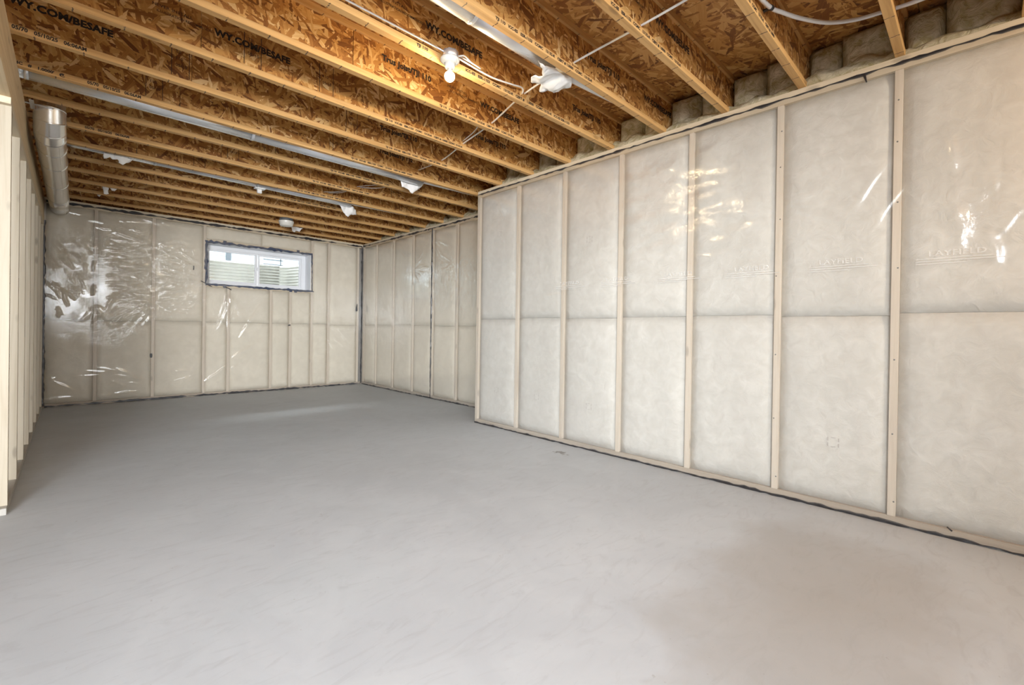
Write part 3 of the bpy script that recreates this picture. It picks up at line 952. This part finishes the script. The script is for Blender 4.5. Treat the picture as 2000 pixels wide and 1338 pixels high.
for kk in range(8, -10, -1):
    xr = 3.60 if kk >= 0 else 4.24
    j = empty('floor_joist', (0, YW(kk), H))
    if kk == 3:
        lab = REL[3]
    elif kk > 3:
        lab = near[kk]
    elif kk == -9:
        lab = 'wooden I-joist farthest back, tight against the window wall'
    else:
        lab = ordn[2 - kk] + ' wooden I-joist beyond the bulb joist, counting towards the window wall'
        if kk == -1:
            lab = 'fourth wooden I-joist beyond the bulb joist, with the long silver pipe hugging it'
    thing(j, lab, 'joist', 'wooden I-joists under the subfloor')
    joists[kk] = j
    x0j = -3.2
    for nm, za, zb in (('bottom_flange', 0.0, FT), ('top_flange', 0.302 - FT, 0.302)):
        box(nm, (x0j, -0.022, za), (xr, 0.022, zb), M['flange'], j, 0.0012)
    cuts = CUTS.get(kk, [0.3 + random.uniform(0, 0.8), 1.7 + random.uniform(0, 0.8), 3.0 + random.uniform(0, 0.4)])
    xs = [x0j] + [-1.9, -0.7] + cuts + [xr]
    for a, b in zip(xs[:-1], xs[1:]):
        box('web_panel', (a + 0.0026, -0.005, FT), (b - 0.0026, 0.005, 0.302 - FT), M['osb_web'], j)

RX = (math.pi / 2, 0, 0)


def wtxt(kk, X, Z, s, size, mat='ink', sx=1.0, bold=0.0026):
    for w in s.split(' '):
        o = text('web_lettering', w, joists[kk], (X, -0.0056, Z - H), RX, size, M[mat], bold, sx)
        X += (max(v.co.x for v in o.data.vertices) + size * 0.32) * sx


def ftxt(kk, X, s, size=0.020, mat='ink', sx=1.08, dz=0.012, bold=0.0012):
    for w in [q for q in s.split('  ') if q.strip()]:        # one print block at a time
        o = text('flange_lettering', w.strip(), joists[kk], (X, -0.0226, dz), RX, size, M[mat], bold, sx)
        X += (max(v.co.x for v in o.data.vertices) + size * 0.9) * sx


BE, TJ = 'WY.COM/BESAFE', 'Trus Joist/TJI 110'
for kk, X in ((0, -0.275), (1, 0.60), (2, 2.30), (3, 1.47), (5, 2.37), (4, 3.10), (-2, 2.55)):
    wtxt(kk, X, 2.858, BE, 0.056, 'ink', 1.0)
for kk, X in ((2, 1.45), (4, 2.38), (0, 1.95), (-1, 2.2), (1, 2.65), (3, 2.85)):
    wtxt(kk, X, 2.864, TJ, 0.054, 'ink', 0.98)
for kk, X in ((1, 0.30), (3, 1.16), (2, 1.98), (5, 1.95)):
    wtxt(kk, X, 2.892, 'NEVER INSTALL', 0.024, 'ink_soft', 1.1, 0.0003)
    wtxt(kk, X + 0.02, 2.862, 'ILLUSTRATION RECOMMENDED', 0.021, 'ink_soft', 0.9, 0.0003)
# small stamped columns between upright rules on the webs
for kk, X in ((0, 1.66), (-1, 0.38), (-1, 1.75), (0, 0.47), (-2, 1.30), (-2, 2.3), (-3, 1.1), (1, 0.78), (1, 1.25), (-3, 2.9), (-4, 0.9), (-4, 2.6)):
    for i, t in enumerate(('TJI', '110', '05/10')):
        wtxt(kk, X, 2.905 - i * 0.045, t, 0.028, 'ink_soft', 1.0, 0.0003)
    bm = bmesh.new()
    add_box(bm, (X - 0.022, -0.0062, 0.05), (X - 0.018, -0.0052, 0.25))
    add_box(bm, (X + 0.075, -0.0062, 0.05), (X + 0.079, -0.0052, 0.25))
    bmo('printed_rule', bm, M['ink_soft'], joists[kk])
DT = '05/70   05/10/25   06:06AM'
ftxt(0, -0.262, DT, 0.030, sx=0.88)
ftxt(-1, -0.285, 'HC  #  1.0000\'  @', 0.024)
ftxt(-1, 0.05, DT, 0.028, sx=0.88)
ftxt(-3, 0.05, DT, 0.028, sx=0.88)
ftxt(3, 1.40, 'TJI 110', 0.024)
ftxt(3, 1.755, 'ICC-ES  ESR-1153  CCMC  13132-R  CERT #  1.0000  CCMC 13132-R  ICC-ES ESR-1153', 0.024)
ftxt(2, 1.90, 'TJI 110    ICC-ES  ESR-1153  CCMC  13132-R  CERT # 1.0000  CCMC 13132-R', 0.020)
ftxt(1, 1.73, 'TJI 110    ICC-ES  ESR-1153  CCMC  13132-R  CERT # 1.0000  CCMC 13132-R', 0.020)
ftxt(0, 2.0, 'TJI 110    ICC-ES  ESR-1153  CCMC  13132-R  CERT # 1.0000  CCMC', 0.020)
ftxt(4, 1.57, 'TJI 110    ICC-ES  ESR-1153  CCMC  13132-R  CERT # 1.0000  CCMC  13132-R', 0.022)
ftxt(5, 1.90, 'ICC-ES  ESR-1153  CCMC  13132-R  CERT # 1.0000  CCMC  13132-R', 0.022)
ftxt(6, 2.10, 'TJI 110    ICC-ES  ESR-1153  CCMC  13132-R  CERT # 1.0000', 0.022)
for kk in (-1, -2, -3, -4, -5):
    ftxt(kk, 1.9, 'TJI 110   ICC-ES  ESR-1153  CCMC  13132-R  CERT # 1.0000  CCMC', 0.020)

# rim boards that close the joist ends
rim = struct(empty('trim_1', (0, 0, 0)))
box('rim_board', (3.602, -4.0, H), (3.64, 4.10, 3.0), M['osb_web'], rim)
box('rim_board', (4.242, 4.10, H), (4.28, 8.80, 3.0), M['osb_web'], rim)
box('rim_board', (3.602, 4.062, H), (4.28, 4.098, 3.0), M['osb_web'], rim)
box('rim_board', (-3.4, 8.42, H), (4.28, 8.46, 3.0), M['osb_web'], rim)


# ------------------------------------------------------------------ insulation stuffed between the joist ends
def rim_batt(kk, xf, lab, seed, y0=None, y1=None):
    """batt standing upright between joist kk and the next one nearer the camera, plus a loose roll at its foot"""
    a = YB(kk + 1) - 0.017 if y0 is None else y0
    b = YB(kk) - 0.027 if y1 is None else y1
    root = empty('rim_insulation_batt', (xf, 0, H), math.radians(90))
    thing(root, lab, 'insulation', 'rim insulation between the joist ends')
    mid = a + (b - a) * random.uniform(0.38, 0.62)
    batt(root, a, mid, 0.004, 0.298, seed, M['rockwool'], 0.09, 0.05, 0.0, 'upright_piece', 0.022, 0.035)
    batt(root, mid, b, 0.004, 0.290, seed + 1, M['rockwool'], 0.09, 0.05, -0.015, 'upright_piece', 0.025, 0.045)
    # loose roll
    n, m = 16, 9
    P = np.zeros((n, m, 3))
    r = random.Random(seed)
    hgt = r.uniform(0.055, 0.095)
    for i in range(n):
        u = a + 0.002 + (b - a - 0.004) * i / (n - 1)
        hh_ = hgt * (1 + 0.25 * math.sin(i * 0.9 + seed) + r.uniform(-0.1, 0.1))
        for q in range(m):
            t = q / (m - 1)
            an = math.pi * t
            P[i, q] = (u, 0.012 + 0.075 * math.cos(an) * (1 + r.uniform(-0.05, 0.05)) - 0.01, 0.002 + hh_ * max(0.0, math.sin(an)) ** 0.75)
    grid_mesh('loose_roll', P[:, ::-1], M['rockwool'], root)
    return root


RB = [(7, 'grey insulation batt in the joist bay at the top right corner'),
      (6, 'grey insulation batt above the white pipe bend, between the third and fourth near joists'),
      (5, 'grey-olive insulation batt between the second and third joists nearer than the bulb joist'),
      (4, 'mottled olive insulation batt between the first and second joists nearer than the bulb joist'),
      (3, 'yellow-green insulation batt at the wall end of the bulb joist, where the grey pipe ends'),
      (2, 'yellow-green insulation batt just beyond the bulb joist at the wall'),
      (1, 'dark grey insulation batt in the second bay beyond the bulb joist'),
      (0, 'dark insulation batt in the last bay before the corner of the jog')]
for kk, lab in RB:
    rim_batt(kk, 3.50, lab, 500 + kk * 3)
for kk in range(-2, -9, -1):
    rim_batt(kk, 4.10, 'pale insulation above the wall behind the jog, ' + ordn[-2 - kk] + ' joist bay past the corner', 560 - kk * 3)

# ------------------------------------------------------------------ ducts and pipes
dz, dx_, dr = 2.575, -0.148, 0.092
dk = empty('elbow_duct', (dx_, 4.98, 0))
thing(dk, 'fat round sheet-metal duct with an elbow running along the stud partition', 'duct')
R0 = 0.150
arc = lambda a: (0, R0 - R0 * math.cos(a), dz + R0 - R0 * math.sin(a))
ang = [0, 30, 60, 90]
def ring(a, r, seg=36):
    c0, t = Vector(arc(a)), Vector((0, math.sin(a), -math.cos(a)))
    n2 = t.cross(Vector((1, 0, 0)))
    return [c0 + Vector((1, 0, 0)) * (r * math.cos(2 * math.pi * q / seg)) + n2 * (r * math.sin(2 * math.pi * q / seg)) for q in range(seg)]


for i in range(3):
    A, B = ring(math.radians(ang[i]), dr), ring(math.radians(ang[i + 1]), dr)
    pyd('elbow_gore', A + B, [(q, (q + 1) % 36, 36 + (q + 1) % 36, 36 + q) for q in range(36)], M['duct'], dk, True)
for a in ang:
    a = math.radians(a)
    c0 = Vector(arc(a))
    t = Vector((0, math.sin(a), -math.cos(a)))
    sweep('seam_bead', [c0 - t * 0.006, c0 - t * 0.002, c0 + t * 0.002, c0 + t * 0.006], [dr - 0.0005, dr + 0.003, dr + 0.003, dr - 0.0005], M['duct'], dk, 36, False)
sweep('collar', [(0, 0, dz + R0), (0, 0, dz + R0 + 0.13)], dr - 0.003, M['duct'], dk, 36, False)
secs = [0.15, 0.47, 0.95, 1.75, 2.55, 3.285]
for i, (a, b) in enumerate(zip(secs[:-1], secs[1:])):
    r1 = dr + (0.001 if i % 2 else -0.0005)
    o = sweep('duct_section', [(0, a, dz), (0, b, dz)], r1, M['duct'], dk, 40, i == 4)
    sweep('seam_bead', [(0, b - 0.02, dz), (0, b - 0.014, dz), (0, b - 0.006, dz), (0, b, dz)], [r1, r1 + 0.004, r1 + 0.004, r1], M['duct'], dk, 40, False)
    box('lock_seam', (-0.005, a, -0.002), (0.005, b - 0.02, 0.002), M['duct'], dk, 0.001).matrix_parent_inverse = Matrix.Translation((0, 0, dz)) @ Matrix.Rotation(math.radians(-35), 4, 'Y') @ Matrix.Translation((0, 0, -r1))
for i in range(14):
    a = 2 * math.pi * i / 14
    t = box('collar_tab', (-0.014, dr - 0.004, 0), (0.014, dr - 0.002, 0.05), M['duct'], dk, 0)
    t.matrix_parent_inverse = Matrix.Translation((0, 0, dz + R0 + 0.118)) @ Matrix.Rotation(a, 4, 'Z') @ Matrix.Translation((0, dr - 0.003, 0)) @ Matrix.Rotation(math.radians(-38), 4, 'X') @ Matrix.Translation((0, -dr + 0.003, 0))
st_ = box('hanger_strap', (-0.125, -0.16, 2.690), (0.02, -0.13, 2.692), M['galv'], dk)
box('hanger_strap', (-0.1, -0.235, 2.689), (-0.075, -0.04, 2.691), M['galv'], dk)


def pipe(root, pts, r, mat, secs_):
    """round pipe in sections along X with raised seams"""
    p0, p1 = Vector(pts[0]), Vector(pts[1])
    for i, (a, b) in enumerate(zip(secs_[:-1], secs_[1:])):
        A, B = p0.lerp(p1, a), p0.lerp(p1, b)
        t = (p1 - p0).normalized()
        sweep('pipe_section', [A, B], r, mat, root, 28, True)
        if i < len(secs_) - 2:
            sweep('seam_bead', [B - t * 0.012, B - t * 0.008, B + t * 0.004, B + t * 0.010], [r + 0.0002, r + 0.003, r + 0.003, r + 0.0002], mat, root, 28, False)


pa = empty('silver_pipe', (0, 0, 0))
thing(pa, 'long silver round pipe slung under the ceiling beside the fat elbow duct', 'duct', 'round pipes in the joist bays')
pipe(pa, [(-0.9, 4.358, 2.752), (2.78, 4.358, 2.750)], 0.064, M['galv'], [0, 0.18, 0.54, 1.0])
sweep('tail_sleeve', [(2.78, 4.345, 2.762), (3.5, 4.325, 2.772)], 0.045, M['wrap'], pa, 20)
pb = empty('silver_pipe', (0, 0, 0))
thing(pb, 'silver pipe half hidden between the far joists, carrying a small white clip', 'duct', 'round pipes in the joist bays')
pipe(pb, [(-0.3, 5.815, 2.776), (2.62, 5.815, 2.746)], 0.064, M['galv'], [0, 0.3, 0.62, 1.0])
sweep('tail_sleeve', [(2.62, 5.80, 2.755), (3.7, 5.785, 2.765)], 0.040, M['wrap'], pb, 20)
pc = empty('silver_pipe', (0, 0, 0))
thing(pc, 'grey pipe near the bulb, ending in a torn white plastic wrap', 'duct', 'round pipes in the joist bays')
pipe(pc, [(-0.9, 1.90, 2.786), (2.16, 1.90, 2.792)], 0.064, M['galv'], [0, 0.4, 0.79, 1.0])
sweep('tail_sleeve', [(2.16, 1.893, 2.79), (2.5, 1.888, 2.80), (2.98, 1.875, 2.815)], [0.060, 0.052, 0.040], M['wrap'], pc, 24)
cl = empty('clip', (1.543, 5.86, 0), 0, pb)
bm = bmesh.new()
add_box(bm, (-0.055, -0.05, 2.684), (0.055, 0.02, 2.700), 0.004)
add_box(bm, (-0.024, -0.02, 2.640), (0.024, 0.012, 2.686), 0.004)
bmo('clip_body', bm, M['wrap'], cl)


def rag(name, pts, lab, seed, bend=0.02, group='scraps of torn white plastic on the pipes'):
    """ragged piece of plastic sheet: polygon filled, subdivided, crumpled and given thickness"""
    bm = bmesh.new()
    pv = [Vector(p) for p in pts]
    cen = sum(pv, Vector()) / len(pv)
    rr_ = random.Random(seed)
    out = []
    for i, p in enumerate(pv):                 # ragged outline
        q = pv[(i + 1) % len(pv)]
        n = max(2, int((q - p).length / 0.022))
        for t in range(n):
            z = p.lerp(q, t / n)
            if t:
                z = z + Vector([rr_.uniform(-0.006, 0.006) for _ in range(3)])
            out.append(z)
    vs = [bm.verts.new(p - cen) for p in out]
    f = bm.faces.new(vs)
    f.normal_update()
    nrm = f.normal.copy()
    bmesh.ops.triangulate(bm, faces=[f])
    bmesh.ops.subdivide_edges(bm, edges=[e for e in bm.edges if e.calc_length() > 0.03], cuts=2, use_grid_fill=True)
    bmesh.ops.triangulate(bm, faces=bm.faces[:])
    for v in bm.verts:
        v.co += nrm * (bend * math.sin(v.co.x * 41 + seed) * math.cos(v.co.z * 37 + v.co.y * 29) * 0.6 + rr_.uniform(-0.004, 0.004))
    o = bmo(name, bm, M['wrap'], None, True, cen)
    md = o.modifiers.new('thickness', 'SOLIDIFY')
    md.thickness = 0.0025
    thing(o, lab, 'plastic', group)
    return o


rag('torn_plastic_sheet', [(1.987, 1.854, 2.70), (2.10, 1.86, 2.712), (2.20, 1.85, 2.715), (2.30, 1.845, 2.722), (2.355, 1.90, 2.70), (2.33, 1.985, 2.69), (2.25, 1.985, 2.675), (2.225, 2.06, 2.68), (2.165, 1.995, 2.69), (2.13, 2.05, 2.70), (2.085, 2.005, 2.705), (2.11, 1.93, 2.70), (2.06, 1.885, 2.70)],
    'large torn white plastic flap hanging from the grey pipe beside the bulb', 1, 0.012)
rag('torn_plastic_sheet', [(2.549, 4.40, 2.730), (2.70, 4.40, 2.735), (2.847, 4.40, 2.739), (2.795, 4.41, 2.667), (2.718, 4.43, 2.601), (2.68, 4.42, 2.608), (2.642, 4.41, 2.632), (2.567, 4.41, 2.637), (2.55, 4.40, 2.684)],
    'torn white plastic flap at the right end of the long silver pipe', 2)
rag('torn_plastic_sheet', [(2.477, 5.84, 2.70), (2.567, 5.83, 2.715), (2.668, 5.83, 2.705), (2.724, 5.86, 2.672), (2.744, 5.88, 2.613), (2.66, 5.87, 2.606), (2.623, 5.88, 2.564), (2.55, 5.86, 2.612)],
    'torn white plastic cone at the end of the half hidden far pipe', 3)
rag('torn_plastic_sheet', [(0.189, 5.775, 2.709), (0.304, 5.77, 2.724), (0.414, 5.77, 2.730), (0.391, 5.79, 2.688), (0.328, 5.80, 2.635), (0.296, 5.80, 2.650), (0.287, 5.79, 2.677), (0.251, 5.79, 2.668), (0.233, 5.78, 2.680), (0.19, 5.80, 2.660)],
    'ragged white plastic scrap hanging in the bay right of the elbow duct', 4)
rag('torn_plastic_sheet', [(0.224, 7.1745, 2.712), (0.275, 7.1745, 2.712), (0.281, 7.182, 2.628), (0.239, 7.182, 2.619)], 'narrow white plastic strip hanging far back near the duct end', 5, 0.008)
rag('torn_plastic_sheet', [(0.288, 7.1745, 2.705), (0.363, 7.1745, 2.71), (0.331, 7.18, 2.670), (0.308, 7.18, 2.671)], 'small cream plastic scrap just right of the narrow white strip', 6, 0.006)
rag('torn_plastic_sheet', [(0.188, 7.70, 2.715), (0.24, 7.70, 2.719), (0.217, 7.71, 2.685)], 'tiny white plastic triangle under the joist nearest the duct end', 7, 0.004)
rag('torn_plastic_sheet', [(2.49, 7.70, 2.703), (2.58, 7.70, 2.705), (2.681, 7.70, 2.705), (2.628, 7.71, 2.634), (2.59, 7.72, 2.643), (2.552, 7.72, 2.617), (2.514, 7.71, 2.636)], 'two-lobed white plastic scrap under the far joist above the window', 8, 0.01)

# round white ceiling fixture under the far joists
sd = empty('round_ceiling_fixture', (2.265, 7.20, 2.628))
thing(sd, 'round white ceiling fixture on a dark box under the far joists', 'ceiling fixture')
lathe('mounting_box', [(0.085, 0.040), (0.092, 0.042), (0.092, 0.072), (0.085, 0.0725)], M['trim_dark'], sd, 28)
lathe('dish', [(0.02, -0.042), (0.078, -0.040), (0.086, -0.034), (0.105, 0.026), (0.104, 0.032), (0.08, 0.040)], M['porcelain'], sd, 32)

# ------------------------------------------------------------------ bare bulb in its holder
lh = empty('bare_bulb_lamp', (1.600, 2.213, 2.6995))
thing(lh, 'bare lit light bulb in a white round porcelain holder', 'lamp')
lathe('octagon_box', [(0.044, 0.0005), (0.048, 0.002), (0.048, 0.040), (0.044, 0.042)], M['galv'], lh, 8, (0, -0.004, 0.0))
lathe('holder_base', [(0.050, -0.001), (0.057, -0.003), (0.058, -0.010), (0.050, -0.018), (0.034, -0.026), (0.030, -0.026), (0.030, -0.052), (0.026, -0.056), (0.020, -0.056)][::-1], M['porcelain'], lh, 32)
lathe('screw_cap', [(0.014, -0.050), (0.0145, -0.064), (0.012, -0.068)][::-1], M['galv'], lh, 20)
prof = []
for i in range(13):
    a = math.pi * i / 12
    prof.append((max(0.002, 0.031 * math.sin(a)), -0.1035 - 0.031 * math.cos(a)))
prof = [(r, z) for r, z in prof if z < -0.084] + [(0.0205, -0.083)]
lathe('bulb', prof, M['bulb'], lh, 24)
lathe('bulb_collar', [(0.0215, -0.0845), (0.0208, -0.080), (0.0145, -0.070), (0.0135, -0.067)], M['porcelain'], lh, 24)
_d = bpy.data.lights.new('bulb_filament', 'POINT')
_d.energy, _d.color, _d.shadow_soft_size = 18.0, (1.0, 0.76, 0.45), 0.010
_o = bpy.data.objects.new('bulb_filament', _d)
COL.objects.link(_o)
_o.parent = lh
_o.location = (0, 0, -0.1035)
sweep('pull_chain', [(0.012, -0.05, -0.012), (0.013, -0.051, -0.035), (0.013, -0.052, -0.045)], 0.0016, M['galv'], lh, 6)

cw = empty('lamp_cable', (0, 0, 0))
thing(cw, 'white cable lying along the bulb joist flange, looped beside the lamp', 'cable')
sweep('cable_run', smooth_path([(0.2, 2.240, 2.7435), (0.8, 2.243, 2.7440), (1.24, 2.240, 2.7445), (1.50, 2.236, 2.744), (1.560, 2.216, 2.728)]), 0.0055, M['galv'], cw, 10)['label'] = 'grey metal-clad length of cable'
sweep('cable_run', smooth_path([(1.640, 2.212, 2.730), (1.72, 2.234, 2.744), (1.95, 2.242, 2.7445), (2.136, 2.235, 2.765), (2.235, 2.240, 2.783), (2.270, 2.262, 2.774), (2.279, 2.288, 2.771)]), 0.0055, M['cable'], cw, 10)
sweep('cable_loop', smooth_path([(1.650, 2.215, 2.735), (1.70, 2.205, 2.758), (1.76, 2.215, 2.750), (1.82, 2.225, 2.752), (1.84, 2.218, 2.744), (1.79, 2.21, 2.742), (1.73, 2.225, 2.756), (1.68, 2.235, 2.762), (1.66, 2.240, 2.755)], 6), 0.0045, M['cable'], cw, 8)

ce = empty('wall_cable', (0, 0, 0))
thing(ce, 'thin white cable threaded crosswise through the joist webs', 'cable')
sweep('cable_run', smooth_path([(2.15, 0.30, 2.775), (2.195, 0.83, 2.77), (2.218, 1.30, 2.765), (2.249, 1.79, 2.777), (2.303, 2.28, 2.780), (2.424, 2.77, 2.765), (2.511, 3.255, 2.763), (2.622, 3.74, 2.770), (2.66, 4.23, 2.80)]), 0.0062, M['cable'], ce, 10)
sweep('cable_run', smooth_path([(2.345, 2.78, 2.785), (2.43, 3.00, 2.770), (2.50, 3.25, 2.778)]), 0.0045, M['cable'], ce, 8)
for i, (a, b, q) in enumerate((((2.70, 4.72, 2.765), (2.50, 4.95, 2.76), (2.42, 5.19, 2.775)), ((2.71, 4.72, 2.775), (2.58, 4.95, 2.745), (2.46, 5.19, 2.775)), ((2.46, 5.21, 2.77), (2.30, 5.45, 2.745), (2.22, 5.68, 2.77)), ((2.44, 5.21, 2.78), (2.36, 5.45, 2.75), (2.28, 5.68, 2.77)))):
    sweep('cable_run', smooth_path([a, b, q]), 0.005, M['cable'], ce, 8)

px = empty('white_water_pipe', (0, 0, 0))
thing(px, 'thick white plastic pipe curving between the joists at the top right', 'pipe')
sweep('pipe_run', smooth_path([(1.9, 0.812, 2.80), (2.35, 0.806, 2.80), (2.60, 0.785, 2.802), (2.72, 0.755, 2.815), (2.86, 0.705, 2.828), (2.99, 0.635, 2.836), (3.06, 0.575, 2.84), (3.115, 0.485, 2.842), (3.14, 0.40, 2.845), (3.155, 0.33, 2.845), (3.165, 0.23, 2.845), (3.17, 0.0, 2.845), (3.16, -0.4, 2.845)]), 0.0105, M['pex'], px, 14)
sweep('clamp', [(2.612, 0.783, 2.803), (2.632, 0.779, 2.805)], 0.0135, M['black'], px, 14)
box('clamp_leg', (2.612, 0.783, 2.799), (2.632, 0.819, 2.807), M['black'], px, 0.001)
